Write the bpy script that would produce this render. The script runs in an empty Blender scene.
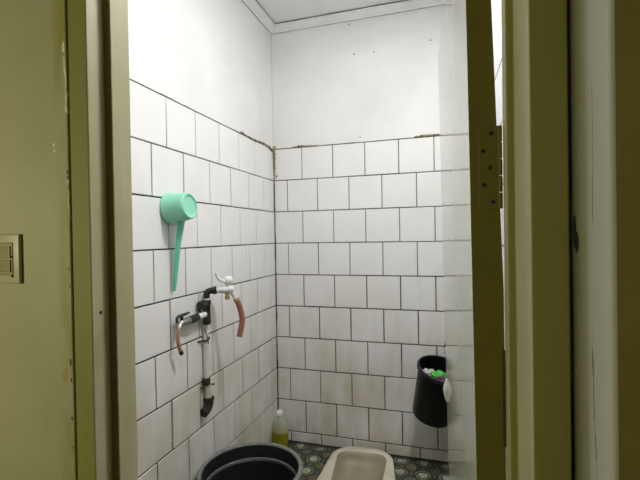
import bpy, bmesh, math, random
from mathutils import Vector, Matrix, noise

random.seed(7)
scene = bpy.context.scene
COL = scene.collection
PI = math.pi

# ---------------------------------------------------------------- room numbers (metres, eye at the origin)
XL, XR = -1.043, 0.182          # bathroom side walls
YB, YF = 2.430, 0.660           # bathroom back wall, inside of the door wall
ZT = 0.5577                     # top of the tiling
ZF = -1.3073                    # floor
ZC = 1.332                      # ceiling
TS = 0.20                       # tile row height

# ---------------------------------------------------------------- helpers
def link(name, bm, mats, parent=None, smooth=False, auto=None):
    me = bpy.data.meshes.new(name)
    bmesh.ops.recalc_face_normals(bm, faces=bm.faces)
    bm.to_mesh(me); bm.free()
    if not isinstance(mats, (list, tuple)):
        mats = [mats]
    for m in mats:
        me.materials.append(m)
    if smooth:
        for p in me.polygons:
            p.use_smooth = True
    o = bpy.data.objects.new(name, me)
    COL.objects.link(o)
    if parent is not None:
        o.parent = parent
    if auto is not None:
        md = o.modifiers.new('edges', 'EDGE_SPLIT')
        md.split_angle = math.radians(auto)
    return o

def tag(o, label=None, cat=None, group=None, kind=None):
    if label: o['label'] = label
    if cat: o['category'] = cat
    if group: o['group'] = group
    if kind: o['kind'] = kind
    return o

def thing(name, label, cat, loc=(0, 0, 0), rot=(0, 0, 0), group=None):
    o = bpy.data.objects.new(name, None)
    o.empty_display_size = 0.05
    COL.objects.link(o)
    o.location = loc
    o.rotation_euler = rot
    return tag(o, label, cat, group)

def add_box(bm, x0, x1, y0, y1, z0, z1, mat=0, bevel=0.0, seg=2):
    vs = [bm.verts.new((x, y, z)) for z in (z0, z1) for y in (y0, y1) for x in (x0, x1)]
    idx = [(0, 2, 3, 1), (4, 5, 7, 6), (0, 1, 5, 4), (2, 6, 7, 3), (0, 4, 6, 2), (1, 3, 7, 5)]
    fs = [bm.faces.new([vs[i] for i in f]) for f in idx]
    for f in fs:
        f.material_index = mat
    if bevel > 0:
        es = list({e for f in fs for e in f.edges})
        r = bmesh.ops.bevel(bm, geom=es, offset=bevel, segments=seg, affect='EDGES', profile=0.6)
        for f in r['faces']:
            f.material_index = mat
    return fs

def add_quad(bm, pts, mat=0):
    f = bm.faces.new([bm.verts.new(p) for p in pts])
    f.material_index = mat
    return f

def frame_for(d):
    d = Vector(d).normalized()
    a = Vector((0, 0, 1)) if abs(d.z) < 0.9 else Vector((1, 0, 0))
    u = d.cross(a).normalized()
    return u, d.cross(u).normalized()

def add_tube(bm, pts, radii, n=16, mat=0, cap=True, sx=1.0):
    pts = [Vector(p) for p in pts]
    if not isinstance(radii, (list, tuple)):
        radii = [radii] * len(pts)
    rings = []
    u = None
    for i, p in enumerate(pts):
        t = (pts[min(i + 1, len(pts) - 1)] - pts[max(i - 1, 0)]).normalized()
        if u is None:
            u, v = frame_for(t)
        else:
            u = (u - t * u.dot(t)).normalized()
            v = t.cross(u)
        rings.append([bm.verts.new(p + (u * math.cos(a) * sx + v * math.sin(a)) * radii[i])
                      for a in (2 * PI * k / n for k in range(n))])
    for a, b in zip(rings, rings[1:]):
        for k in range(n):
            f = bm.faces.new((a[k], a[(k + 1) % n], b[(k + 1) % n], b[k]))
            f.material_index = mat
    if cap:
        for r in (rings[0], rings[-1]):
            f = bm.faces.new(r)
            f.material_index = mat
    return rings

def add_lathe(bm, prof, n=48, mat=0, M=None, close=False):
    """prof: list of (radius, height) about local z"""
    rings = []
    M = M or Matrix.Identity(4)
    for r, z in prof:
        if r < 1e-6:
            rings.append([bm.verts.new(M @ Vector((0, 0, z)))])
        else:
            rings.append([bm.verts.new(M @ Vector((r * math.cos(2 * PI * k / n), r * math.sin(2 * PI * k / n), z)))
                          for k in range(n)])
    if close:
        rings.append(rings[0])
    for a, b in zip(rings, rings[1:]):
        if len(a) == 1 and len(b) == 1:
            continue
        for k in range(n):
            k2 = (k + 1) % n
            if len(a) == 1:
                f = bm.faces.new((a[0], b[k], b[k2]))
            elif len(b) == 1:
                f = bm.faces.new((a[k], a[k2], b[0]))
            else:
                f = bm.faces.new((a[k], a[k2], b[k2], b[k]))
            f.material_index = mat

def spline(pts, n=8):
    P = [Vector(p) for p in pts]
    P = [P[0] * 2 - P[1]] + P + [P[-1] * 2 - P[-2]]
    out = []
    for i in range(1, len(P) - 2):
        for k in range(n):
            t = k / n
            a, b, c, d = P[i - 1:i + 3]
            out.append(0.5 * ((2 * b) + (c - a) * t + (2 * a - 5 * b + 4 * c - d) * t * t + (3 * b - a - 3 * c + d) * t ** 3))
    out.append(P[-2])
    return out

# ---------------------------------------------------------------- materials
def srgb(r, g, b):
    return tuple(((c / 255) / 12.92 if c / 255 <= 0.04045 else ((c / 255 + 0.055) / 1.055) ** 2.4) for c in (r, g, b)) + (1,)

class NT:
    def __init__(self, name):
        self.m = bpy.data.materials.new(name)
        self.m.use_nodes = True
        self.n = self.m.node_tree.nodes
        self.l = self.m.node_tree.links
        self.b = self.n['Principled BSDF']
        self.tc = self.n.new('ShaderNodeTexCoord')
        self.co = self.tc.outputs['Object']
        self._xyz = None
    def new(self, t, **kw):
        x = self.n.new(t)
        for k, v in kw.items():
            setattr(x, k, v)
        return x
    def put(self, sock, v):
        if hasattr(v, 'is_output') or isinstance(v, bpy.types.NodeSocket):
            self.l.new(v, sock)
        else:
            sock.default_value = v
    def math(self, op, a, b=0.0, c=None):
        x = self.new('ShaderNodeMath', operation=op)
        self.put(x.inputs[0], a); self.put(x.inputs[1], b)
        if c is not None: self.put(x.inputs[2], c)
        return x.outputs[0]
    def xyz(self):
        if self._xyz is None:
            s = self.new('ShaderNodeSeparateXYZ')
            self.l.new(self.co, s.inputs[0])
            self._xyz = s.outputs
        return self._xyz
    def noise(self, scale, detail=4, rough=0.55, stretch=None, dist=0.0):
        x = self.new('ShaderNodeTexNoise')
        x.inputs['Scale'].default_value = scale
        x.inputs['Detail'].default_value = detail
        x.inputs['Roughness'].default_value = rough
        x.inputs['Distortion'].default_value = dist
        if stretch:
            mp = self.new('ShaderNodeMapping')
            mp.inputs['Scale'].default_value = stretch
            self.l.new(self.co, mp.inputs['Vector'])
            self.l.new(mp.outputs[0], x.inputs['Vector'])
        else:
            self.l.new(self.co, x.inputs['Vector'])
        return x.outputs['Fac']
    def smooth(self, v, a, b):
        x = self.new('ShaderNodeMapRange', interpolation_type='SMOOTHSTEP')
        self.put(x.inputs['Value'], v)
        x.inputs['From Min'].default_value = a
        x.inputs['From Max'].default_value = b
        return x.outputs[0]
    def mix(self, fac, a, b):
        x = self.new('ShaderNodeMix', data_type='RGBA')
        self.put(x.inputs[0], fac)
        self.put(x.inputs[6], a); self.put(x.inputs[7], b)
        return x.outputs[2]
    def color(self, c): self.put(self.b.inputs['Base Color'], c)
    def rough(self, v): self.put(self.b.inputs['Roughness'], v)
    def bump(self, h, strength=0.3, dist=0.002):
        x = self.new('ShaderNodeBump')
        x.inputs['Strength'].default_value = strength
        x.inputs['Distance'].default_value = dist
        self.put(x.inputs['Height'], h)
        self.l.new(x.outputs[0], self.b.inputs['Normal'])
    def spots(self, pts, jit=0.0, jscale=60):
        """mask, 1 inside ellipsoid marks: (x,y,z,rx,ry,rz)"""
        tot = None
        src = self.co
        if jit:
            nz_ = self.new('ShaderNodeTexNoise'); nz_.inputs['Scale'].default_value = jscale; nz_.inputs['Detail'].default_value = 3
            self.l.new(self.co, nz_.inputs['Vector'])
            ad = self.new('ShaderNodeVectorMath', operation='SUBTRACT')
            self.l.new(nz_.outputs['Color'], ad.inputs[0]); ad.inputs[1].default_value = (.5, .5, .5)
            ma = self.new('ShaderNodeVectorMath', operation='MULTIPLY_ADD')
            self.l.new(ad.outputs[0], ma.inputs[0]); ma.inputs[1].default_value = (jit, jit, jit); self.l.new(self.co, ma.inputs[2])
            src = ma.outputs[0]
        for (x, y, z, rx, ry, rz) in pts:
            mp = self.new('ShaderNodeMapping')
            mp.inputs['Location'].default_value = (-x / rx, -y / ry, -z / rz)
            mp.inputs['Scale'].default_value = (1 / rx, 1 / ry, 1 / rz)
            self.l.new(src, mp.inputs['Vector'])
            ln = self.new('ShaderNodeVectorMath', operation='LENGTH')
            self.l.new(mp.outputs[0], ln.inputs[0])
            s = self.math('LESS_THAN', ln.outputs['Value'], 1.0)
            tot = s if tot is None else self.math('MAXIMUM', tot, s)
        return tot

def plain(name, col, rough=0.5, metal=0.0, var=0.08, scale=40, spec=None, ior=None, bump=0.0):
    t = NT(name)
    n = t.noise(scale)
    c2 = tuple(max(0, c * (1 - 2.2 * var)) for c in col[:3]) + (1,)
    c1 = tuple(min(1, c * (1 + var)) for c in col[:3]) + (1,)
    t.color(t.mix(n, c2, c1))
    t.rough(rough)
    t.b.inputs['Metallic'].default_value = metal
    if spec is not None: t.b.inputs['Specular IOR Level'].default_value = spec
    if ior: t.b.inputs['IOR'].default_value = ior
    if bump: t.bump(n, bump)
    return t.m

M = {}
# white plaster
t = NT('white_plaster')
n1 = t.noise(3.0, 5); n2 = t.noise(60, 3)
t.color(t.mix(t.smooth(n1, .3, .75), (.69, .69, .69, 1), (.77, .77, .775, 1)))
t.rough(.75); t.bump(n2, .15, .001)
specks = t.spots([(-.537, YB, 1.272, .006, .05, .005), (-.507, YB, 1.09, .006, .05, .005), (-.386, YB, 1.085, .005, .05, .004), (-.062, YB, 1.105, .006, .05, .004), (-.478, YB, .59, .006, .05, .003)])
t.color(t.mix(specks, t.mix(t.smooth(n1, .3, .75), (.69, .69, .69, 1), (.77, .77, .775, 1)), (.25, .24, .2, 1)))
M['plaster'] = t.m
# ceiling
M['ceiling'] = plain('ceiling_paint', (.82, .82, .83, 1), .8, var=.03, scale=4)
M['cornice'] = plain('cornice_gypsum', (.80, .80, .79, 1), .7, var=.05, scale=18)
# glazed tile with water stains that gather in patches towards the floor
def tile_mat(name, stainscale):
    t = NT(name)
    z = t.xyz()[2]
    n = t.noise(stainscale, 5, .6)
    ns = t.noise(9, 4, .6, stretch=(1, 1, .22))
    low = t.smooth(z, .1, ZF)
    f = t.math('MULTIPLY', t.smooth(t.math('ADD', t.math('MULTIPLY', n, .5), t.math('MULTIPLY', ns, .5)), .38, .66), low)
    base = t.mix(t.noise(6, 2), (.73, .73, .725, 1), (.80, .80, .80, 1))
    c = t.mix(t.math('MULTIPLY', f, .85), base, (.52, .46, .31, 1))
    fr = t.math('MULTIPLY', t.smooth(t.noise(22, 5, .7), .62, .75), t.smooth(z, -.5, -1.2))
    c = t.mix(t.math('MULTIPLY', fr, .5), c, (.42, .36, .12, 1))
    t.color(c)
    t.rough(t.math('ADD', .22, t.math('MULTIPLY', ns, .18)))
    t.bump(t.noise(14, 2), .05, .002)
    return t.m
M['tile'] = tile_mat('white_glazed_tile', 2.4)
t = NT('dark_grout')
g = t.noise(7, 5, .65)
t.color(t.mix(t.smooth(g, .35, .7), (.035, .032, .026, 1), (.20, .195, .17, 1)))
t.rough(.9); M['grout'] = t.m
t = NT('mouldy_mortar')
g = t.noise(45, 4, .7)
t.color(t.mix(t.smooth(g, .35, .65), (.06, .055, .03, 1), (.36, .34, .22, 1)))
t.rough(.95); t.bump(g, .8, .004); M['mortar'] = t.m

# corridor walls
def olive_wall(name, a, b, extra=None, rough=.55):
    t = NT(name)
    n = t.noise(5, 5, .6)
    c = t.mix(t.smooth(n, .3, .7), a, b)
    if extra: c = extra(t, c)
    t.color(c); t.rough(rough)
    t.bump(t.noise(35, 4), .12, .002)
    return t.m
def left_extra(t, c):
    x, y, z = t.xyz()
    edge = t.smooth(x, -.655, -.632)
    n = t.noise(10, 4, .6, stretch=(1.5, 1.5, .5))
    c = t.mix(t.math('MULTIPLY', t.math('MULTIPLY', edge, t.smooth(n, .35, .6)), .8), c, (.33, .31, .07, 1))
    c = t.mix(t.spots([(-.6235, .55, .333, .0022, .03, .010), (-.6255, .55, .331, .0012, .03, .006), (-.6235, .55, .300, .0016, .03, .016), (-.6215, .55, .276, .0015, .03, .018), (-.6195, .55, .245, .0016, .03, .012), (-.622, .55, .248, .0010, .03, .010),
                       (-.6195, .55, .226, .0022, .03, .008), (-.650, .55, .166, .0018, .02, .004), (-.650, .55, .155, .0018, .02, .003), (-.6205, .55, .100, .0010, .03, .005), (-.6195, .55, .06, .0008, .03, .03)], .008, 70),
              c, (.86, .84, .60, 1))
    c = t.mix(t.spots([(-.621, .553, .117, .0018, .03, .004), (-.621, .553, .108, .0016, .03, .003), (-.622, .553, -.05, .0012, .03, .003), (-.622, .553, -.08, .0012, .03, .003), (-.6225, .553, -.212, .0019, .03, .006),
                       (-.6225, .553, -.243, .0016, .03, .004), (-.6225, .553, -.31, .0016, .03, .004), (-.6225, .553, -.36, .0012, .03, .003)], .003, 90), c, (.02, .018, .01, 1))
    return t.mix(t.math('MULTIPLY', t.spots([(-.636, .55, -.235, .006, .02, .012)], .006), .6), c, (.42, .25, .09, 1))
M['olive_left'] = olive_wall('olive_wall_paint', (.42, .405, .225, 1), (.48, .46, .27, 1), left_extra)
M['olive_right'] = olive_wall('dark_olive_right_wall', (.28, .245, .055, 1), (.36, .32, .075, 1))  # olive set darker and more saturated than on the left piece
# peeling reveal of the right wall
t = NT('peeling_reveal_paint')
x, y, z = t.xyz()
n = t.noise(18, 5, .65, stretch=(1, 1, .12))
e = t.math('ADD', y, t.math('MULTIPLY', t.math('SUBTRACT', n, .5), .05))
c = t.mix(t.smooth(e, .485, .512), (.50, .50, .42, 1), (.34, .33, .18, 1))
cn = t.noise(26, 6, .7, stretch=(1, 1, .10), dist=.4)
crack = t.math('LESS_THAN', t.math('ABSOLUTE', t.math('SUBTRACT', t.math('ADD', e, t.math('MULTIPLY', t.math('SUBTRACT', cn, .5), .02)), .484)), .0012)
gate = t.smooth(t.noise(6, 3, .5, stretch=(.2, .2, 1)), .48, .55)
c = t.mix(t.math('MULTIPLY', t.math('MULTIPLY', crack, gate), .85), c, (.06, .06, .03, 1))
c = t.mix(t.spots([(.146, .538, -.012, .02, .0075, .012), (.146, .546, .0, .02, .006, .02)]), c, (.012, .008, .01, 1))
t.color(c); t.rough(.6); t.bump(n, .3, .003)
M['reveal'] = t.m
# painted timber of the frame
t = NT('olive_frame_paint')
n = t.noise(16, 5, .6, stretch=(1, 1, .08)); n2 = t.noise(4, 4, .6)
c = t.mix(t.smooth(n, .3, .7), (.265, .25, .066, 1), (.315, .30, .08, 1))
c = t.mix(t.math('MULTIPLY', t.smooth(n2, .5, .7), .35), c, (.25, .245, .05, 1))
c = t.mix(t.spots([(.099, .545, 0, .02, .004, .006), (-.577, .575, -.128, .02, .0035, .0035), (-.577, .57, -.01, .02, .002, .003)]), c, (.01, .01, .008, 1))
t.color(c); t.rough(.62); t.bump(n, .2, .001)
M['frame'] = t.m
t = NT('lit_frame_paint')  # lit copy of the frame paint, lightened for side faces that catch light
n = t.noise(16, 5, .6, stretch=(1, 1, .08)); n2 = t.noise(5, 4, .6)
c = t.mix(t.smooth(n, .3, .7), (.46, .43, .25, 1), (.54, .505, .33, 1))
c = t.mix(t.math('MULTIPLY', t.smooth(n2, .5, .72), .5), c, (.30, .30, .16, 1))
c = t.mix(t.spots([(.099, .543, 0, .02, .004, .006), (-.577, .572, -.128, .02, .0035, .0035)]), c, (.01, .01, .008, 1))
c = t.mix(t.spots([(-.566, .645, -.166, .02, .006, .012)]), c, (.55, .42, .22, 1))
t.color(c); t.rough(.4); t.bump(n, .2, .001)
M['frame_lit'] = t.m
M['door_edge'] = plain('dark_olive_door_paint', (.165, .145, .016, 1), .5, var=.08, scale=9)
t = NT('glossy_door_laminate')
n = t.noise(3, 3)
t.color(t.mix(n, (.50, .52, .44, 1), (.56, .57, .50, 1)))
t.rough(.10); t.b.inputs['IOR'].default_value = 1.75
M['laminate'] = t.m
M['alu_trim'] = plain('grey_edge_trim', (.30, .31, .28, 1), .4, metal=.3, var=.05)
M['steel_painted'] = plain('painted_hinge_steel', (.160, .140, .017, 1), .55, var=.08, scale=60)
M['screw'] = plain('dark_screw', (.010, .008, .006, 1), .6, var=.1)

# floor
t = NT('medallion_floor_tile')
PER = .1248
mp = t.new('ShaderNodeMapping')
mp.inputs['Location'].default_value = (.1136 / PER, -2.284 / PER, 0)
mp.inputs['Scale'].default_value = (1 / PER, 1 / PER, 1)
nz = t.new('ShaderNodeTexNoise'); nz.inputs['Scale'].default_value = 26; nz.inputs['Detail'].default_value = 3
t.l.new(t.co, nz.inputs['Vector'])
off = t.new('ShaderNodeVectorMath', operation='MULTIPLY_ADD')
t.l.new(nz.outputs['Color'], off.inputs[0]); off.inputs[1].default_value = (.030, .030, 0)
t.l.new(t.co, off.inputs[2])
t.l.new(off.outputs[0], mp.inputs['Vector'])
sp = t.new('ShaderNodeSeparateXYZ'); t.l.new(mp.outputs[0], sp.inputs[0])
def cell(v, sh):
    f = t.math('FRACT', t.math('ADD', v, .5 + sh))
    return t.math('SUBTRACT', f, .5)
def dist(shx, shy):
    a, b = cell(sp.outputs[0], shx), cell(sp.outputs[1], shy)
    return t.math('SQRT', t.math('ADD', t.math('MULTIPLY', a, a), t.math('MULTIPLY', b, b)))
def ramp(v, stops):
    r = t.new('ShaderNodeValToRGB'); r.color_ramp.interpolation = 'CONSTANT'
    els = r.color_ramp.elements
    while len(els) < len(stops): els.new(.5)
    for e, (p, c) in zip(els, stops): e.position = p; e.color = c
    t.put(r.inputs[0], v)
    return r.outputs[0]
DK, GR, PL, MG, OR = (.014, .018, .013, 1), (.045, .062, .036, 1), (.40, .41, .29, 1), (.21, .235, .165, 1), (.22, .13, .07, 1)
d1, d2 = dist(0, 0), dist(.5, .5)
d3, d4 = dist(.5, 0), dist(0, .5)
r1 = ramp(d1, [(0, MG), (.045, PL), (.20, DK), (.255, GR), (.28, MG), (.335, DK), (.40, GR)])
r2 = ramp(d2, [(0, DK), (.035, OR), (.12, DK), (.16, MG), (.205, GR), (.225, DK)])
r3 = ramp(t.math('MINIMUM', d3, d4), [(0, MG), (.05, DK), (.10, GR)])
c = t.mix(t.math('LESS_THAN', d2, .28), t.mix(t.math('LESS_THAN', d1, .40), r3, r1), r2)
wear = t.noise(3.5, 5, .65)
c = t.mix(t.math('MULTIPLY', t.smooth(wear, .45, .75), .55), c, (.06, .05, .03, 1))
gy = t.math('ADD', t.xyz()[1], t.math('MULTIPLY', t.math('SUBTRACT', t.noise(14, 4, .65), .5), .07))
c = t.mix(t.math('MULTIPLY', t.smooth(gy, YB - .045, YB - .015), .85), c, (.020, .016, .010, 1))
t.color(c); t.rough(.35)
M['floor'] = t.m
M['corridor_floor'] = plain('corridor_floor_tile', (.25, .23, .17, 1), .5, var=.1, scale=6)

M['ceramic'] = None
t = NT('worn_ceramic')
n = t.noise(7, 5, .6)
t.color(t.mix(t.smooth(n, .3, .75), (.56, .51, .40, 1), (.72, .68, .57, 1)))
t.rough(t.math('ADD', .25, t.math('MULTIPLY', n, .25)))
M['ceramic'] = t.m
t = NT('darker_ceramic_bowl')  # bowl ceramic, set darker than the rim
n = t.noise(9, 5, .6)
t.color(t.mix(t.smooth(n, .3, .75), (.31, .275, .19, 1), (.40, .36, .26, 1)))
t.rough(.4); M['bowl'] = t.m
M['black_plastic'] = plain('black_plastic', (.016, .016, .017, 1), .42, var=.15, scale=25)
M['grey_rim'] = plain('scuffed_grey_rim', (.20, .21, .195, 1), .45, var=.2, scale=30)
M['bucket_black'] = plain('black_bucket_plastic', (.005, .005, .0055, 1), .33, var=.2, scale=20, spec=.22)
M['mint'] = plain('mint_plastic', (.27, .68, .50, 1), .30, var=.05, scale=12)
M['mint_dark'] = plain('mint_handle_plastic', (.13, .54, .36, 1), .35, var=.06, scale=12)
M['pvc'] = plain('white_pvc', (.74, .74, .72, 1), .35, var=.06, scale=40)
M['pvc_dirty'] = plain('yellowed_pvc', (.58, .54, .42, 1), .5, var=.15, scale=40)
M['pvc_embedded'] = plain('whitewashed_pvc', (.66, .66, .64, 1), .5, var=.10, scale=30)
M['black_fit'] = plain('black_fitting', (.018, .019, .018, 1), .38, var=.2, scale=50)
M['brown_fit'] = plain('mouldy_fitting', (.035, .030, .018, 1), .8, var=.4, scale=60)
M['brass'] = plain('dull_brass', (.50, .38, .16, 1), .40, metal=.6, var=.15, scale=60)
M['chrome'] = plain('dull_chrome', (.46, .45, .43, 1), .36, metal=1.0, var=.12)
M['hose_red'] = plain('red_brown_hose', (.34, .12, .085, 1), .40, var=.25, scale=35)
M['hose_tan'] = plain('tan_hose', (.42, .22, .13, 1), .40, var=.2, scale=35)
M['wire'] = plain('dark_wire', (.05, .048, .045, 1), .5, metal=.5)
M['rust'] = plain('rusty_iron', (.06, .045, .022, 1), .8, var=.3, scale=80)
M['green_foil'] = plain('green_foil', (.06, .55, .05, 1), .35, var=.35, scale=90)
M['purple_foil'] = plain('purple_foil', (.13, .045, .11, 1), .4, var=.3, scale=90)
M['white_foil'] = plain('white_foil', (.66, .66, .62, 1), .4, var=.15, scale=70)
M['white_plastic'] = plain('white_plastic', (.80, .80, .79, 1), .28, var=.03)
M['switch'] = plain('yellowed_switch_plate', (.55, .51, .32, 1), .32, var=.05, scale=25)
M['switch_in'] = plain('aged_switch_insert', (.36, .28, .11, 1), .4, var=.18, scale=60)
t = NT('translucent_bottle_plastic')
t.color((.74, .77, .66, 1)); t.rough(.3)
tr = t.new('ShaderNodeBsdfTransparent'); tr.inputs[0].default_value = (.92, .94, .86, 1)
mx = t.new('ShaderNodeMixShader'); mx.inputs[0].default_value = .30
t.l.new(tr.outputs[0], mx.inputs[1]); t.l.new(t.b.outputs[0], mx.inputs[2])
t.l.new(mx.outputs[0], t.n['Material Output'].inputs['Surface'])
M['bottle'] = t.m
M['liquid'] = plain('yellow_green_liquid', (.27, .26, .005, 1), .15, var=.08, scale=12)

# ---------------------------------------------------------------- room shell
def tiled_wall(name, origin, ud, nd, ulen, joints, rows, plaster_top, seed, label):
    """origin: bottom corner of the wall on the grout plane; ud: unit along wall; nd: unit out of wall."""
    rnd = random.Random(seed)
    bm = bmesh.new()
    o, ud, nd, up = Vector(origin), Vector(ud), Vector(nd), Vector((0, 0, 1))
    def P(u, z, d): return o + ud * u + up * (z - o.z) + nd * d
    # body: grout plane, plaster plane, back
    add_quad(bm, [P(0, ZF, 0), P(ulen, ZF, 0), P(ulen, ZT + .004, 0), P(0, ZT + .004, 0)], 1)
    nseg = 60
    top = []
    for i in range(nseg + 1):
        u = ulen * i / nseg
        top.append((u, ZT + .003 + .0022 * noise.noise(Vector((u * 9, seed, 0)))))
    lo = [bm.verts.new(P(u, z, .0045)) for u, z in top]
    hi = [bm.verts.new(P(u, plaster_top, .0045)) for u, z in top]
    lb = [bm.verts.new(P(u, z, -.001)) for u, z in top]
    for i in range(nseg):
        bm.faces.new((lo[i], lo[i + 1], hi[i + 1], hi[i])).material_index = 0
        bm.faces.new((lb[i], lb[i + 1], lo[i + 1], lo[i])).material_index = 1
    # outer shell so the wall has thickness
    a = [P(0, ZF, -.09), P(ulen, ZF, -.09), P(ulen, plaster_top, -.09), P(0, plaster_top, -.09)]
    b = [P(0, ZF, 0), P(ulen, ZF, 0), P(ulen, plaster_top, .0045), P(0, plaster_top, .0045)]
    add_quad(bm, a, 0)
    for i in range(4):
        add_quad(bm, [a[i], a[(i + 1) % 4], b[(i + 1) % 4], b[i]], 0)
    # tiles
    for k in range(10):
        z1 = ZT - TS * k
        z0 = ZT - TS * (k + 1) if k < 9 else ZF
        js = [.002] + [j for j in joints[k % 2] if .012 < j < ulen - .012] + [ulen - .001]
        for u0, u1 in zip(js, js[1:]):
            gap = .0022 + rnd.random() * .0007 + (.0008 if k > 3 else 0)
            gz = .0023 + rnd.random() * .0009 + (.0011 if k > 3 else 0)
            A = [(u0 + gap, z0 + gz), (u1 - gap, z0 + gz), (u1 - gap, z1 - gz), (u0 + gap, z1 - gz)]
            if u1 - u0 < .014: continue
            uc, zc = (u0 + u1) / 2, (z0 + z1) / 2
            ta, tb, tc = rnd.gauss(0, .004), rnd.gauss(0, .004), rnd.random() * .0008
            def D(u, z): return .005 + tc + (u - uc) * ta + (z - zc) * tb
            base = [bm.verts.new(P(u, z, -.001)) for u, z in A]
            mid = [bm.verts.new(P(u, z, D(u, z) - .0012)) for u, z in A]
            ins = .0013
            B = [(A[0][0] + ins, A[0][1] + ins), (A[1][0] - ins, A[1][1] + ins), (A[2][0] - ins, A[2][1] - ins), (A[3][0] + ins, A[3][1] - ins)]
            tp = [bm.verts.new(P(u, z, D(u, z))) for u, z in B]
            bm.faces.new(tp).material_index = 2
            for i in range(4):
                j = (i + 1) % 4
                bm.faces.new((base[i], base[j], mid[j], mid[i])).material_index = 2
                bm.faces.new((mid[i], mid[j], tp[j], tp[i])).material_index = 2
    ob = link(name, bm, [M['plaster'], M['grout'], M['tile'], M['mortar']])
    return tag(ob, label, 'wall', kind='structure')

W = XR - XL
L = YB - YF
TP = .1974
even_b = [.1915 + TS * i for i in range(-1, 8)]
odd_b = [.0908 + TS * i for i in range(-1, 8)]
wb = tiled_wall('wall_back', (XL, YB + .005, ZF), (1, 0, 0), (0, -1, 0), W, (even_b, odd_b), 10, ZC + .02, 3, 'back bathroom wall, white tiles below white plaster')
even_l = [.2677 + TP * i for i in range(-2, 12)]
odd_l = [.1611 + TP * i for i in range(-2, 12)]
wl = tiled_wall('wall_left', (XL - .005, YB, ZF), (0, -1, 0), (1, 0, 0), L + .1, (even_l, odd_l), 10, ZC + .02, 5, 'left bathroom wall with pipe, white tiles below plaster')
wr = tiled_wall('wall_right', (XR + .005, YB, ZF), (0, -1, 0), (-1, 0, 0), L, (even_l, odd_l), 10, ZC + .02, 9, 'right bathroom wall behind the open door')

def rough_bead(name, pts, rad, seed, n=9):
    bm = bmesh.new()
    P = spline(pts, 14)
    rr = [max(.0006, r) for r in [rad(i / (len(P) - 1)) * (1 + .65 * noise.noise(Vector((i * .55, seed, 2)))) for i in range(len(P))]]
    Q = [p + Vector((noise.noise(Vector((i * .4, seed, 0))), noise.noise(Vector((i * .4, seed, 5))), noise.noise(Vector((i * .4, seed, 9))))) * .004 for i, p in enumerate(P)]
    add_tube(bm, Q, rr, n)
    return bm
o = link('mortar_bead', rough_bead('m', [(XL, 1.99, ZT + .010), (XL, 2.05, ZT + .003), (XL, 2.15, ZT), (XL, 2.26, ZT + .006), (XL, 2.34, ZT + .002), (XL + .002, 2.415, ZT - .012)], lambda s: .005 + .0045 * s, 1), M['mortar'], wl, True)
o = link('mortar_bead', rough_bead('m', [(XL + .004, YB - .004, ZT + .02), (XL + .004, YB - .004, ZT - .06), (XL + .004, YB - .004, ZT - .12), (XL + .003, YB - .003, ZT - .205)], lambda s: .012 * (1 - .45 * s), 4), M['mortar'], wl, True)
o = link('mortar_bead', rough_bead('m', [(-.92, YB, ZT + .002), (-.86, YB, ZT + .006), (-.82, YB, ZT + .004), (-.74, YB, ZT + .001)], lambda s: .0035 + .0035 * math.sin(PI * s), 6), M['mortar'], wb, True)
o = link('mortar_bead', rough_bead('m', [(-.16, YB, ZT + .004), (-.10, YB, ZT + .007), (-.04, YB, ZT + .005), (.0, YB, ZT + .004)], lambda s: .004 + .003 * math.sin(PI * s), 8), M['mortar'], wb, True)
# dirty joint down the corner
o = link('corner_joint', rough_bead('m', [(XL + .002, YB - .002, ZT - .18), (XL + .002, YB - .002, -.2), (XL + .002, YB - .002, -.7), (XL + .002, YB - .002, ZF + .02)], lambda s: .0052, 12), M['grout'], wl, True)

# door wall: plaster inside, corridor paint outside, in three pieces round the opening
bm = bmesh.new()
add_box(bm, XL - .09, -.632, .562, YF, ZF, ZC, 0)
r = .0025
prof = [(-2.3, .5615), (-2.3, .55), (-.618 - r, .55)] + [(-.618 - r + r * math.sin(a), .55 + r - r * math.cos(a)) for a in (PI / 8, PI / 4, 3 * PI / 8)] + [(-.618, .55 + r), (-.618, .5615)]
lo = [bm.verts.new((x, y, ZF)) for x, y in prof]; hi = [bm.verts.new((x, y, 1.45)) for x, y in prof]
for i in range(len(prof)):
    j = (i + 1) % len(prof)
    bm.faces.new((lo[i], lo[j], hi[j], hi[i])).material_index = 1
bm.faces.new(lo).material_index = 1; bm.faces.new(hi).material_index = 1
tag(link('wall_front_left', bm, [M['plaster'], M['olive_left']]), 'olive painted corridor wall left of the doorway, with a light switch', 'wall', kind='structure')

bm = bmesh.new()
add_box(bm, .1495, 1.0, .53, YF, ZF, ZC, 0)
r = .004
prof = [(.1495, .575), (.146, .575), (.146, .4355 + r)] + [(.146 + r - r * math.cos(a), .4355 + r - r * math.sin(a)) for a in (PI / 8, PI / 4, 3 * PI / 8)] + [(.146 + r, .4355)]
lo = [bm.verts.new((x, y, ZF)) for x, y in prof]; hi = [bm.verts.new((x, y, 1.45)) for x, y in prof]
for i in range(len(prof) - 1):
    f = bm.faces.new((lo[i], lo[i + 1], hi[i + 1], hi[i])); f.material_index = 1; f.smooth = True
add_box(bm, .146 + r, 1.6, .4355, .5295, ZF, 1.45, 2)
tag(link('wall_front_right', bm, [M['plaster'], M['reveal'], M['olive_right']]), 'dark olive corridor wall right of the doorway with peeling reveal', 'wall', kind='structure')

bm = bmesh.new()
add_box(bm, -.632, .1495, .56, YF, .72, ZC, 0)
add_box(bm, -.618, .146, .55, .5599, .72, 1.45, 1)
tag(link('wall_front_above', bm, [M['plaster'], M['olive_left']]), 'wall above the doorway', 'wall', kind='structure')

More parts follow.
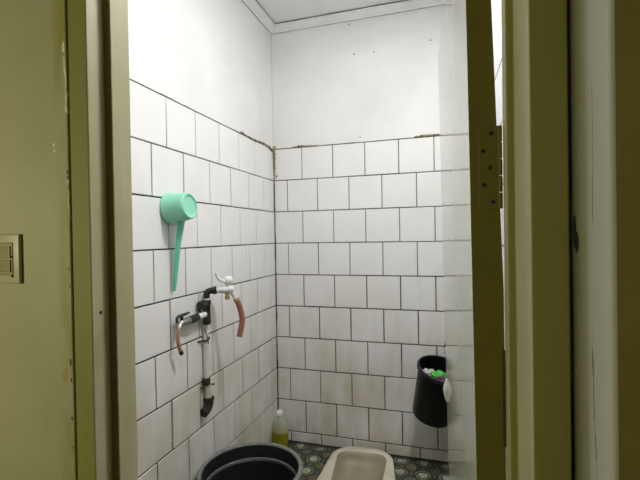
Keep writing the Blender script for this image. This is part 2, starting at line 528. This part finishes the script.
# door frame: stepped jambs and a head
def jamb(name, prof, mats, label):
    bm = bmesh.new()
    lo = [bm.verts.new((x, y, ZF)) for x, y, m in prof]; hi = [bm.verts.new((x, y, .72)) for x, y, m in prof]
    for i in range(len(prof)):
        j = (i + 1) % len(prof)
        bm.faces.new((lo[i], lo[j], hi[j], hi[i])).material_index = prof[i][2]
    bm.faces.new(lo); bm.faces.new(hi)
    ob = link(name, bm, mats)
    md = ob.modifiers.new('bevel', 'BEVEL'); md.width = .0025; md.segments = 3; md.limit_method = 'ANGLE'
    return tag(ob, label, 'door frame', kind='structure')
FM = [M['frame'], M['frame_lit']]
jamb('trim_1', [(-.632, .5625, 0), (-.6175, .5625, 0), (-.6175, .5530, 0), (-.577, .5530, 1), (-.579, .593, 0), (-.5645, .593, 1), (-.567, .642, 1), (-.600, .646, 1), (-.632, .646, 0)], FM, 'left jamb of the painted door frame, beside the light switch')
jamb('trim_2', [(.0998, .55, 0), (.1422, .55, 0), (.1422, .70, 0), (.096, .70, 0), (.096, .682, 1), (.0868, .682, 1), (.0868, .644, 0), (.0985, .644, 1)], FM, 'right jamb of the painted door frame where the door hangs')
bm = bmesh.new()
add_box(bm, -.632, .1422, .551, .60, .62, .719, 0, .002)
tag(link('trim_3', bm, FM), 'head of the door frame', 'door frame', kind='structure')

# floors, ceiling, cornices
TX, TY0, TY1, THW = -.455, 1.84, 2.345, .165     # hole under the squat pan
bm = bmesh.new()
x0, x1, y0, y1 = XL - .09, XR + .09, .50, YB + .09
hx0, hx1 = TX - THW, TX + THW
for a, b, c, d in [(x0, hx0, y0, y1), (hx1, x1, y0, y1), (hx0, hx1, y0, TY0), (hx0, hx1, TY1, y1)]:
    add_box(bm, a, b, c, d, ZF - .05, ZF, 0)
tag(link('floor', bm, M['floor']), 'dark green patterned tile floor of the bathroom', 'floor', kind='structure')
bm = bmesh.new(); add_box(bm, -2.3, 1.6, -1.6, .4999, ZF - .05, ZF, 0)
tag(link('floor_corridor', bm, M['corridor_floor']), 'corridor floor in front of the doorway', 'floor', kind='structure')
bm = bmesh.new(); add_box(bm, XL - .09, XR + .09, .56, YB + .09, ZC, ZC + .05, 0)
tag(link('ceiling', bm, M['ceiling']), 'grey white bathroom ceiling', 'ceiling', kind='structure')
CP = [(0, -.005), (0, -.038), (.006, -.040), (.010, -.034), (.012, -.028), (.020, -.025), (.030, -.017), (.036, -.012), (.038, -.009), (.046, -.009), (.050, -.005)]
def cornice(name, p0, p1, nd, label):
    bm = bmesh.new()
    p0, p1, nd = Vector(p0), Vector(p1), Vector(nd)
    A = [bm.verts.new(p0 + nd * (d - .002) + Vector((0, 0, z))) for d, z in CP]
    B = [bm.verts.new(p1 + nd * (d - .002) + Vector((0, 0, z))) for d, z in CP]
    for i in range(len(CP)):
        j = (i + 1) % len(CP)
        bm.faces.new((A[i], A[j], B[j], B[i]))
    bm.faces.new(A); bm.faces.new(B)
    ob = tag(link(name, bm, M['cornice']), label, 'cornice', kind='structure')
    for d, z, r in ((.002, -.0395, .0016), (.049, -.004, .0022)):  # thin dark tubes standing in for shade lines under and over the cornice
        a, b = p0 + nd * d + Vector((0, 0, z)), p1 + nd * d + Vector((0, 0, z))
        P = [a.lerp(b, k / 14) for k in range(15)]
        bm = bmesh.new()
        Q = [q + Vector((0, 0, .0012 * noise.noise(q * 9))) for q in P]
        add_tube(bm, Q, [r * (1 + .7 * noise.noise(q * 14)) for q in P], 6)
        link('shade_line', bm, M['grout'], ob, True)
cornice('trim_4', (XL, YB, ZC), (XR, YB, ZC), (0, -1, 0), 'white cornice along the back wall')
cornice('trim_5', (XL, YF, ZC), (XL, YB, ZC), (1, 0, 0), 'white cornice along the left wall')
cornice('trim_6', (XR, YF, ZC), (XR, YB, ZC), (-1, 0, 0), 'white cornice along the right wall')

# ---------------------------------------------------------------- the open door
DY, DF = .684, 1.34
ZD0, ZD1 = ZF + .012, .553
def lin(z, a, za, b, zb): return a + (b - a) * (z - za) / (zb - za)
bm = bmesh.new()
zs = [ZD0, -.775, -.38, -.09, 0, .18, .36, ZD1]
R4 = []
for z in zs:
    nl = lin(z, .0365, .363, .0437, -.387)
    nr = min(lin(z, .0732, .356, .0835, 0), .0860)
    fl = lin(z, -.0126, .553, .0034, -.775)
    fr = fl + .037
    R4.append([bm.verts.new(p) for p in ((nl, DY, z), (nr, DY, z), (fr, DF, z), (fl, DF, z))])
for a, b in zip(R4, R4[1:]):
    for i, m in ((0, 0), (1, 1), (2, 2), (3, 1)):
        j = (i + 1) % 4
        bm.faces.new((a[i], a[j], b[j], b[i])).material_index = m
bm.faces.new(R4[0]).material_index = 0; bm.faces.new(R4[-1]).material_index = 0
door = tag(link('door_1', bm, [M['door_edge'], M['laminate'], M['alu_trim']]), 'glossy white door standing open, dark olive hinge edge', 'door', kind='structure')
# hinges on the door edge
def hinge(zc, h, plate, steel):
    bm = bmesh.new()
    xl = lin(zc, .0365, .363, .0437, -.387) + .012
    xr = min(lin(zc, .0732, .356, .0835, 0), .0855)
    if not plate: xl = xr - .0025
    add_box(bm, xl, xr + .001, DY - .0022, DY + .001, zc - h / 2, zc + h / 2, 0, .0008, 1)
    hg = link('hinge', bm, steel, door)
    bm = bmesh.new()
    for i in range(5):
        za = zc - h / 2 + h * i / 5
        add_lathe(bm, [(0, za + .0006), (.0030, za + .0006), (.0034, za + .002), (.0034, za + h / 5 - .002), (.0030, za + h / 5 - .0006), (0, za + h / 5 - .0006)], 14, 0,
                  Matrix.Translation((xr + .0022, DY - .001, 0)))
    link('knuckle', bm, steel, hg, True, 40)
    if plate:
        for i, s in enumerate((.66, .27, .60, .30, .72)):
            bm = bmesh.new()
            zz = zc + h * (.41 - .205 * i)
            mtx = Matrix.Translation((xl + (xr - xl) * s, DY - .0022, zz)) @ Matrix.Rotation(PI / 2, 4, 'X')
            add_lathe(bm, [(0, .0002), (.0017, .0003), (.0030, .0007), (.0034, .0003), (.0035, -.0008), (0, -.0008)], 16, 0, mtx)
            link('screw', bm, M['screw'], hg, True)
    return hg
hinge(.101, .128, True, M['steel_painted'])
hinge(-.255, .150, False, M['rust'])  # lower hinge narrowed to a dark strip that stands for the dark slit
# small white pull by the free edge
bm = bmesh.new()
add_lathe(bm, [(0, -.037), (.0035, -.034), (.0075, -.020), (.0105, -.004), (.0110, .004), (.0085, .018), (.0045, .030), (.0025, .036), (0, .038)], 28, 0,
          Matrix.Translation((.0005, 1.322, -.485)))
kb = link('handle', bm, M['white_plastic'], door, True)
kb['label'] = 'small white pull on the door edge'

# ---------------------------------------------------------------- light switch
sw = thing('light_switch', 'yellowed square light switch plate on olive wall at far left', 'light switch', (-.7745, .55, -.0325))
bm = bmesh.new(); add_box(bm, -.045, .045, -.0065, 0, -.045, .045, 0, .003, 3)
pl = link('plate', bm, M['switch'], sw, True, 35)
bm = bmesh.new()
for a in ((-.027, .027, -.0078, -.006, .026, .030), (-.027, .027, -.0078, -.006, -.030, -.026), (-.031, -.027, -.0078, -.006, -.030, .030), (.027, .031, -.0078, -.006, -.030, .030)):
    add_box(bm, *a, 0, .0006, 1)
link('insert_frame', bm, M['switch_in'], sw)
for zc in (.0125, -.0125):
    bm = bmesh.new(); add_box(bm, -.0255, .0255, -.0092, -.0062, zc - .0115, zc + .0115, 0, .0015, 2)
    link('rocker', bm, M['switch_in'], sw)
for z in (.004, -.031):
    bm = bmesh.new()
    add_lathe(bm, [(0, .0088), (.0018, .0086), (.0021, .0072), (0, .006)], 14, 0, Matrix.Translation((.029, 0, z)) @ Matrix.Rotation(PI / 2, 4, 'X'))
    link('screw', bm, M['screw'], pl, True)

# ---------------------------------------------------------------- mint dipper hanging on the left wall
dp = thing('water_dipper', 'mint green plastic water dipper hanging mouth to the tiles of left wall', 'dipper', (XL + .004, 1.383, .117))
MX = Matrix.Rotation(PI / 2, 4, 'Y') @ Matrix.Identity(4)
tilt = Matrix.Rotation(-.10, 4, 'Y')
bm = bmesh.new()
prof = [(.058, .0), (.0625, .0), (.0635, .004), (.062, .007), (.0605, .010), (.0575, .040), (.0545, .070), (.0525, .084), (.051, .089), (.0475, .0915), (.0435, .0915), (.0415, .0895), (.0405, .0865), (.036, .0855), (0, .0853),
        (0, .083), (.045, .083), (.050, .078), (.054, .05), (.058, .006)]
add_lathe(bm, prof, 56, 0, tilt @ MX, close=True)
link('cup', bm, M['mint'], dp, True, 50)
bm = bmesh.new()
path = spline([(.052, 0, -.048), (.046, .003, -.075), (.036, .004, -.12), (.026, .004, -.19), (.018, .002, -.27), (.012, .000, -.327)], 8)
secs = []
for i, p in enumerate(path):
    s = i / (len(path) - 1)
    w = (.0245 - .0155 * s ** .7) * (1 - .45 * max(0, s - .9) / .1)
    th = .007 - .003 * s
    # shallow channel section
    sec = [(-w, th), (-w * .8, -th * .2), (0, -th * .7), (w * .8, -th * .2), (w, th), (w * .82, th * 1.1), (w * .66, th * .3), (0, -th * .05), (-w * .66, th * .3), (-w * .82, th * 1.1)]
    secs.append([bm.verts.new((p.x - b, p.y + a, p.z)) for a, b in sec])
for a, b in zip(secs, secs[1:]):
    for k in range(10):
        bm.faces.new((a[k], a[(k + 1) % 10], b[(k + 1) % 10], b[k]))
bm.faces.new(secs[0]); bm.faces.new(secs[-1])
link('handle', bm, M['mint_dark'], dp, True, 60)

# ---------------------------------------------------------------- water pipe and two taps on the left wall
PX, PY = XL + .026, 1.592
wp = thing('water_pipe', 'white and black plastic water pipe running up the tiled left wall', 'pipe', (PX, PY, ZF))
def loc(z): return z - ZF
bm = bmesh.new(); add_tube(bm, [(-.012, .004, loc(-.655)), (-.012, .004, loc(-.37))], .0125, 20)
link('riser', bm, M['pvc_embedded'], wp, True, 50)
bm = bmesh.new(); add_tube(bm, [(-.010, .004, loc(-.372)), (-.010, .004, loc(-.455))], .0032, 8)
add_tube(bm, [(-.006, -.008, loc(-.405)), (.002, .004, loc(-.46)), (.001, .004, loc(-.475))], .0022, 8)
link('cable', bm, M['wire'], wp, True)
def clamp(z):
    bm = bmesh.new()
    pts = [(-.012 + .0165 * math.cos(a), .004 + .0165 * math.sin(a), loc(z) + .006 * math.sin(a)) for a in [(-1.9 + 3.8 * k / 12) for k in range(13)]]
    add_tube(bm, [(-.022, -.04, loc(z) - .004)] + pts + [(-.022, .036, loc(z) + .012)], .0036, 8)
    link('clamp', bm, M['wire'], wp, True)
clamp(-.452); 
bm = bmesh.new()
add_lathe(bm, [(0, -.016), (.017, -.016), (.019, -.012), (.019, .010), (.016, .016), (0, .016)], 18, 0, Matrix.Translation((-.012, .002, loc(-.642))))
add_tube(bm, [(-.004, .010, loc(-.66)), (.002, .045, loc(-.668))], .004, 8)
add_tube(bm, [(-.012, -.01, loc(-.655)), (-.016, -.03, loc(-.665))], .005, 8)
link('clamp', bm, M['brown_fit'], wp, True, 40)
bm = bmesh.new(); add_tube(bm, [(-.008, .010, loc(-.735)), (-.010, .010, loc(-.66))], .0165, 20)
link('coupling', bm, M['pvc_dirty'], wp, True, 50)
bm = bmesh.new()
add_tube(bm, spline([(-.006, .012, loc(-.715)), (-.006, .010, loc(-.745)), (-.010, -.004, loc(-.768)), (-.012, -.026, loc(-.775))], 6), [.021] * 12 + [.0205] * 7, 20)
add_lathe(bm, [(0, -.006), (.0235, -.006), (.0235, .006), (0, .006)], 20, 0, Matrix.Translation((-.006, .012, loc(-.722))))
link('elbow', bm, M['brown_fit'], wp, True, 50)
# black tee body
bm = bmesh.new()
add_lathe(bm, [(0, -.385), (.0145, -.385), (.0175, -.382), (.0175, -.36), (.0165, -.358), (.0165, -.30), (.0185, -.298), (.0185, -.277), (.0165, -.274), (0, -.274)], 24, 0, Matrix.Translation((0, 0, -ZF)))
add_tube(bm, [(0, .0, loc(-.292)), (0, -.030, loc(-.293)), (0, -.031, loc(-.293)), (0, -.052, loc(-.294))], [.0155, .0155, .0185, .0185], 20)
add_tube(bm, [(-.03, -.036, loc(-.31)), (-.005, -.038, loc(-.325)), (0, -.030, loc(-.345))], .0035, 8)
te = link('tee', bm, M['black_fit'], wp, True, 45)
bm = bmesh.new()
add_lathe(bm, [(0, -.276), (.0172, -.276), (.0172, -.269), (0, -.269)], 20, 0, Matrix.Translation((0, 0, -ZF)))
link('ring', bm, M['pvc'], te, True, 45)
bm = bmesh.new()
add_tube(bm, spline([(0, 0, loc(-.272)), (0, 0, loc(-.253)), (.004, .003, loc(-.242)), (.014, .008, loc(-.2365)), (.034, .017, loc(-.2345))], 6), .0145, 20)
add_tube(bm, [(.024, .012, loc(-.2355)), (.040, .020, loc(-.234))], .0175, 20)
link('elbow', bm, M['black_fit'], wp, True, 50)

# tap on the upper elbow: white body, round knob, thin lever, hose
d = Vector((1, .75, .02)).normalized()
T0 = Vector((PX + .036, PY + .019, -.235))
fa = thing('faucet', 'white plastic tap with round knob and red brown hose on its spout', 'tap', T0)
bm = bmesh.new()
add_tube(bm, [d * 0, d * .012, d * .013, d * .045, d * .047, d * .056], [.0125, .0125, .0145, .0150, .0185, .0185], 20)
add_tube(bm, [d * .030, d * .078], [.0185, .0175], 20)
link('body', bm, M['pvc'], fa, True, 45)
hd = d * .058
bm = bmesh.new()
add_lathe(bm, [(0, .0), (.0125, .0), (.0125, .022), (.015, .024), (.0205, .030), (.0225, .040), (.0205, .050), (.013, .057), (0, .059)], 24, 0, Matrix.Translation(hd + Vector((-.002, -.004, .001))))
link('knob', bm, M['white_plastic'], fa, True, 50)
bm = bmesh.new()
e1 = hd + Vector((-.002, -.006, .036))
add_tube(bm, spline([e1, e1 + Vector((-.014, -.022, .004)), e1 + Vector((-.026, -.040, .020)), e1 + Vector((-.030, -.048, .040))], 6), [.0085] * 7 + [.0075] * 6 + [.006] * 6, 10)
link('lever', bm, M['white_plastic'], fa, True)
bm = bmesh.new()
add_lathe(bm, [(0, -.045), (.010, -.045), (.0125, -.042), (.0125, -.028), (.010, -.026), (.010, -.008), (0, -.008)], 6, 0, Matrix.Translation(d * .050))
link('drain_nut', bm, M['brass'], fa)
bm = bmesh.new()
s0 = d * .068
sd = Vector((.022, .012, -.056))
add_tube(bm, [s0 - sd * .1, s0 + sd * .5, s0 + sd], [.0135, .0115, .0105], 18)
link('spout', bm, M['pvc'], fa, True, 50)
s1 = s0 + sd * .78
bm = bmesh.new()
add_tube(bm, spline([s1, s1 + sd * .55, s1 + Vector((.022, .012, -.080)), s1 + Vector((.023, .010, -.115)), s1 + Vector((.020, .000, -.150)), s1 + Vector((.018, -.008, -.172))], 7), .0128, 18)
ho = link('hose', bm, M['hose_red'], fa, True, 50)
bm = bmesh.new()
add_lathe(bm, [(.0125, -.006), (.0145, -.006), (.0145, .006), (.0125, .006)], 18, 0, Matrix.Translation(s1 + sd * .1) @ sd.to_track_quat('Z', 'Y').to_matrix().to_4x4(), close=True)
link('hose_clip', bm, M['brass'], ho, True, 40)

# tap on the lower branch: lies along the wall towards the door
T1 = Vector((PX, PY - .017, -.338))
fb = thing('faucet', 'low chrome and black tap with thin tan hose left of the black tee', 'tap', T1)
v = Vector((.02, -1, -.02)).normalized()
bm = bmesh.new(); add_tube(bm, [v * .0, v * .012, v * .066], [.0125, .0130, .0135], 18)
link('inlet', bm, M['pvc'], fb, True, 50)
bm = bmesh.new(); add_tube(bm, [v * .058, v * .062, v * .116, v * .122], [.0155, .0170, .0170, .0150], 18)
link('collar', bm, M['black_fit'], fb, True, 45)
bm = bmesh.new(); add_tube(bm, [v * .120, v * .123, v * .134, v * .136, v * .156, v * .158, v * .178, v * .182], [.010, .0155, .0155, .0105, .0105, .0140, .0140, .011], 18)
link('body', bm, M['chrome'], fb, True, 45)
bm = bmesh.new()
h0 = v * .170
add_tube(bm, [h0 + Vector((0, 0, .010)), h0 + Vector((0, 0, .030))], .007, 12)
add_tube(bm, [h0 + Vector((0, .050, .0335)), h0 + Vector((0, .02, .032)), h0 + Vector((0, -.022, .031)), h0 + Vector((0, -.030, .026)), h0 + Vector((0, -.032, .006))], [.0045, .006, .006, .006, .005], 12)
link('handle', bm, M['black_fit'], fb, True, 50)
bm = bmesh.new()
s = v * .178
add_tube(bm, [s, s + Vector((.004, -.012, -.006)), s + Vector((.006, -.018, -.022))], [.0105, .0105, .0095], 16)
link('spout', bm, M['chrome'], fb, True, 50)
bm = bmesh.new()
s = s + Vector((.006, -.018, -.016))
add_tube(bm, spline([s, s + Vector((.003, -.010, -.025)), s + Vector((.003, -.012, -.050)), s + Vector((.002, -.004, -.075)), s + Vector((.002, .006, -.095))], 7), .0072, 14)
ht = link('hose', bm, M['hose_tan'], fb, True, 50)
bm = bmesh.new()
e = s + Vector((.002, .006, -.095))
add_tube(bm, [e + Vector((0, -.003, .006)), e + Vector((0, .004, -.008))], .0085, 14)
link('hose_end', bm, M['black_fit'], ht, True, 50)

# ---------------------------------------------------------------- basin
bs = thing('basin', 'large round black plastic tub on the floor below the pipe', 'basin', (-.822, 1.606, ZF))
H = .30
bm = bmesh.new()
add_lathe(bm, [(0, 0), (.172, 0), (.180, .004), (.186, .02), (.212, H - .02), (.213, H - .004), (.209, H - .004), (.205, H - .06), (.202, H - .072), (.196, H - .076), (.176, .03), (.168, .012), (.150, .010), (0, .010)], 72)
link('body', bm, M['black_plastic'], bs, True, 40)
bm = bmesh.new()
add_lathe(bm, [(.209, H - .014), (.2235, H - .018), (.2285, H - .012), (.2285, H - .004), (.2245, H + .001), (.213, H + .002), (.2085, H - .002)], 72, close=True)
link('rim', bm, M['grey_rim'], bs, True, 60)
bm = bmesh.new()
add_lathe(bm, [(.2065, H - .066), (.2040, H - .0645), (.2015, H - .0655), (.2005, H - .069), (.2012, H - .073), (.2045, H - .073)], 72, close=True)
lg = link('inner_ledge', bm, M['grey_rim'], bs, True, 60)

# ---------------------------------------------------------------- squat toilet
st = thing('squat_toilet', 'low beige ceramic squat toilet set into the patterned floor', 'toilet', (TX - .021, 2.390, ZF), (0, 0, math.radians(4.5)))
def rrect(hw0, hw1, y0, y1, r, z, n=10):
    """rounded rectangle, hw0 half width at back (y0=0), hw1 at front; y measured towards the door (negative)"""
    pts = []
    for (sx, yc, hw) in ((1, y0, hw0), (1, y1, hw1), (-1, y1, hw1), (-1, y0, hw0)):
        cx = sx * (hw - r); back = yc == y0
        cy = yc - r if back else yc + r
        for k in range(n + 1):
            a = k / n * PI / 2
            if sx == 1 and back: ang = PI / 2 - a
            elif sx == 1: ang = -a
            elif not back: ang = -PI / 2 - a
            else: ang = PI - a
            pts.append(Vector((cx + r * math.cos(ang), cy + r * math.sin(ang), z)))
    return pts
def loft(bm, rings, mat=0, capend=False):
    V = [[bm.verts.new(p) for p in r] for r in rings]
    for a, b in zip(V, V[1:]):
        n = len(a)
        for k in range(n):
            bm.faces.new((a[k], a[(k + 1) % n], b[(k + 1) % n], b[k])).material_index = mat
    if capend: bm.faces.new(V[-1]).material_index = mat
bm = bmesh.new()
loft(bm, [rrect(.172, .200, -.004, -.56, .125, .0), rrect(.180, .212, 0, -.565, .13, .006), rrect(.180, .213, 0, -.565, .13, .036), rrect(.177, .210, -.003, -.562, .128, .044),
          rrect(.170, .203, -.009, -.557, .122, .048), rrect(.148, .136, -.044, -.53, .085, .0475), rrect(.140, .126, -.056, -.52, .07, .046)])
link('rim', bm, M['ceramic'], st, True, 60)
bm = bmesh.new()
loft(bm, [rrect(.140, .126, -.056, -.52, .07, .046), rrect(.135, .120, -.063, -.515, .066, .040), rrect(.127, .11, -.072, -.505, .06, .018), rrect(.110, .085, -.082, -.49, .045, -.004),
          rrect(.09, .08, -.10, -.47, .04, -.016), rrect(.05, .05, -.15, -.45, .03, -.024)], capend=True)
link('bowl', bm, M['bowl'], st, True, 70)
for sx in (-1, 1):
    bm = bmesh.new()
    add_box(bm, sx * .165 - .022, sx * .165 + .022, -.50, -.36, .044, .058, 0, .006, 2)
    link('footrest', bm, M['ceramic'], st)

# ---------------------------------------------------------------- bottle in the corner
bt = thing('bottle', 'clear plastic bottle half full of yellow green liquid in floor corner', 'bottle', (-.990, 2.335, ZF))
SQ = Matrix.Diagonal((1.0, .82, 1, 1))
bm = bmesh.new()
add_lathe(bm, [(0, .001), (.044, .001), (.049, .006), (.050, .02), (.050, .135), (.048, .15), (.040, .172), (.026, .190), (.019, .198), (.0165, .206), (.0165, .216)], 40, 0, SQ)
link('shell', bm, M['bottle'], bt, True, 60)
bm = bmesh.new()
add_lathe(bm, [(0, .0012), (.0444, .0012), (.0494, .006), (.0504, .02), (.0504, .104), (.049, .1045), (0, .1045)], 40, 0, SQ)
link('liquid', bm, M['liquid'], bt, True, 50)
bm = bmesh.new()
add_lathe(bm, [(.0, .232), (.015, .232), (.0185, .229), (.0195, .210), (.0195, .206), (0, .206)], 28)
link('cap', bm, M['white_plastic'], bt, True, 50)

# ---------------------------------------------------------------- bucket hung on the back wall, nail, sachets
BT = Matrix.Rotation(math.radians(12), 4, 'X') @ Matrix.Rotation(math.radians(12), 4, 'Y')
bloc = Vector((-.080, 2.296, -.985))
bk = thing('bucket', 'black plastic bucket hung tilted on back wall beside the open door', 'bucket', bloc, BT.to_euler())
BH = .29
bm = bmesh.new()
add_lathe(bm, [(0, 0), (.098, 0), (.104, .004), (.106, .012), (.121, BH - .03), (.123, BH - .004), (.120, BH - .004), (.118, BH - .03), (.103, .012), (.098, .008), (0, .008)], 56)
link('body', bm, M['bucket_black'], bk, True, 40)
bm = bmesh.new()
add_lathe(bm, [(.1195, BH - .008), (.122, BH - .020), (.130, BH - .020), (.1315, BH - .006), (.129, BH), (.122, BH + .001)], 56, close=True)
link('rim', bm, M['black_plastic'], bk, True, 50)
Mb = Matrix.Translation(bloc) @ BT
top = Mb @ Vector((0, .124, BH + .05))
nl = thing('nail', 'bent dark nail in the back wall behind the bucket rim', 'nail', (top.x, YB, top.z))
bm = bmesh.new(); add_tube(bm, [(0, .004, -.008), (0, -.030, .000), (.004, -.036, .012), (.007, -.038, .022)], [.0028, .0028, .0028, .0022], 8)
link('shank', bm, M['rust'], nl, True)
bm = bmesh.new(); add_tube(bm, [(.0068, -.038, .021), (.0075, -.0382, .0245)], .005, 10)
link('head', bm, M['rust'], nl, True)
def sachet(name, label, c, size, mat, seed, cat, rot):
    bm = bmesh.new()
    bmesh.ops.create_icosphere(bm, subdivisions=4, radius=1)
    for v_ in bm.verts:
        n_ = noise.noise(v_.co * 1.7 + Vector((seed, 0, 0))) * .45 + noise.noise(v_.co * 4.2 + Vector((0, seed, 0))) * .22
        v_.co *= 1 + n_
        v_.co = Vector((v_.co.x * size[0], v_.co.y * size[1], v_.co.z * size[2]))
    ob = link(name, bm, mat, None, True, 28)
    ob.location = Mb @ Vector(c); ob.rotation_euler = rot
    return tag(ob, label, cat)
sachet('crumpled_packet', 'bright green crumpled packet in the black bucket', (-.006, -.012, BH - .053), (.046, .038, .030), M['green_foil'], 3.1, 'packet', (.3, .2, .4))
sachet('crumpled_packet', 'white crumpled packet behind the green packet in the bucket', (-.064, .036, BH - .072), (.036, .030, .022), M['white_foil'], 8.4, 'packet', (.1, -.3, 1.0))
sachet('crumpled_packet', 'small purple crumpled packet near front rim of the bucket', (.004, -.076, BH - .020), (.030, .018, .016), M['purple_foil'], 5.7, 'packet', (0, .3, .2))
# filler so the packets lie on something
bm = bmesh.new()
add_lathe(bm, [(0, .012), (.100, .012), (.1095, BH - .13), (.08, BH - .112), (.04, BH - .106), (0, BH - .10)], 32)
rb = link('rubbish_bag', bm, M['bucket_black'], None, True, 60)
rb.location = bloc; rb.rotation_euler = BT.to_euler()
tag(rb, 'black rubbish filling the bucket under the packets', 'rubbish')

# nail in the corner of the tiled walls
cn = bmesh.new(); add_tube(cn, [(0, .004, 0), (.010, -.018, .002), (.016, -.022, .006)], [.003, .003, .0045], 8)
o = link('nail', cn, M['rust'], None, True)
o.location = (XL + .016, YB, ZT - .178)
tag(o, 'small rusty nail stub in the wall corner just below the tile top', 'nail')

# ---------------------------------------------------------------- light
def point(name, loc_, power, col, rad):
    l = bpy.data.lights.new(name, 'POINT'); l.energy = power; l.color = col; l.shadow_soft_size = rad
    o_ = bpy.data.objects.new(name, l); COL.objects.link(o_); o_.location = loc_
    return o_
al = bpy.data.lights.new('ceiling_lamp', 'AREA'); al.shape = 'DISK'; al.size = .22; al.energy = 21.0; al.color = (1, .985, .965)
ao = bpy.data.objects.new('ceiling_lamp', al); COL.objects.link(ao); ao.location = (.0, 1.30, ZC - .02)
scene.cycles.diffuse_bounces = 8
point('corridor_lamp', (-1.4, -.55, .04), 32.0, (.98, .95, .60), .18)

w = bpy.data.worlds.new('dim_house'); scene.world = w
w.use_nodes = True
bgn = w.node_tree.nodes['Background']
bgn.inputs[0].default_value = (1, .92, .65, 1); bgn.inputs[1].default_value = .03

# ---------------------------------------------------------------- camera
cam = bpy.data.cameras.new('camera')
cam.sensor_fit = 'HORIZONTAL'; cam.sensor_width = 36; cam.lens = 23.02
cam.clip_start = .02
co = bpy.data.objects.new('camera', cam); COL.objects.link(co)
r_, u_, f_ = Vector((.9565, .2912, -.0164)), Vector((.0128, .0144, .9998)), Vector((-.2914, .9566, -.01))
r_.normalize(); f_ = (f_ - r_ * f_.dot(r_)).normalized(); u_ = r_.cross(f_)
m4 = Matrix((r_, u_, -f_)).transposed().to_4x4()
co.matrix_world = m4
scene.camera = co
scene.view_settings.view_transform = 'Standard'
scene.view_settings.look = 'None'
scene.view_settings.exposure = 0
scene.view_settings.gamma = 1
scene.view_settings.use_curve_mapping = False
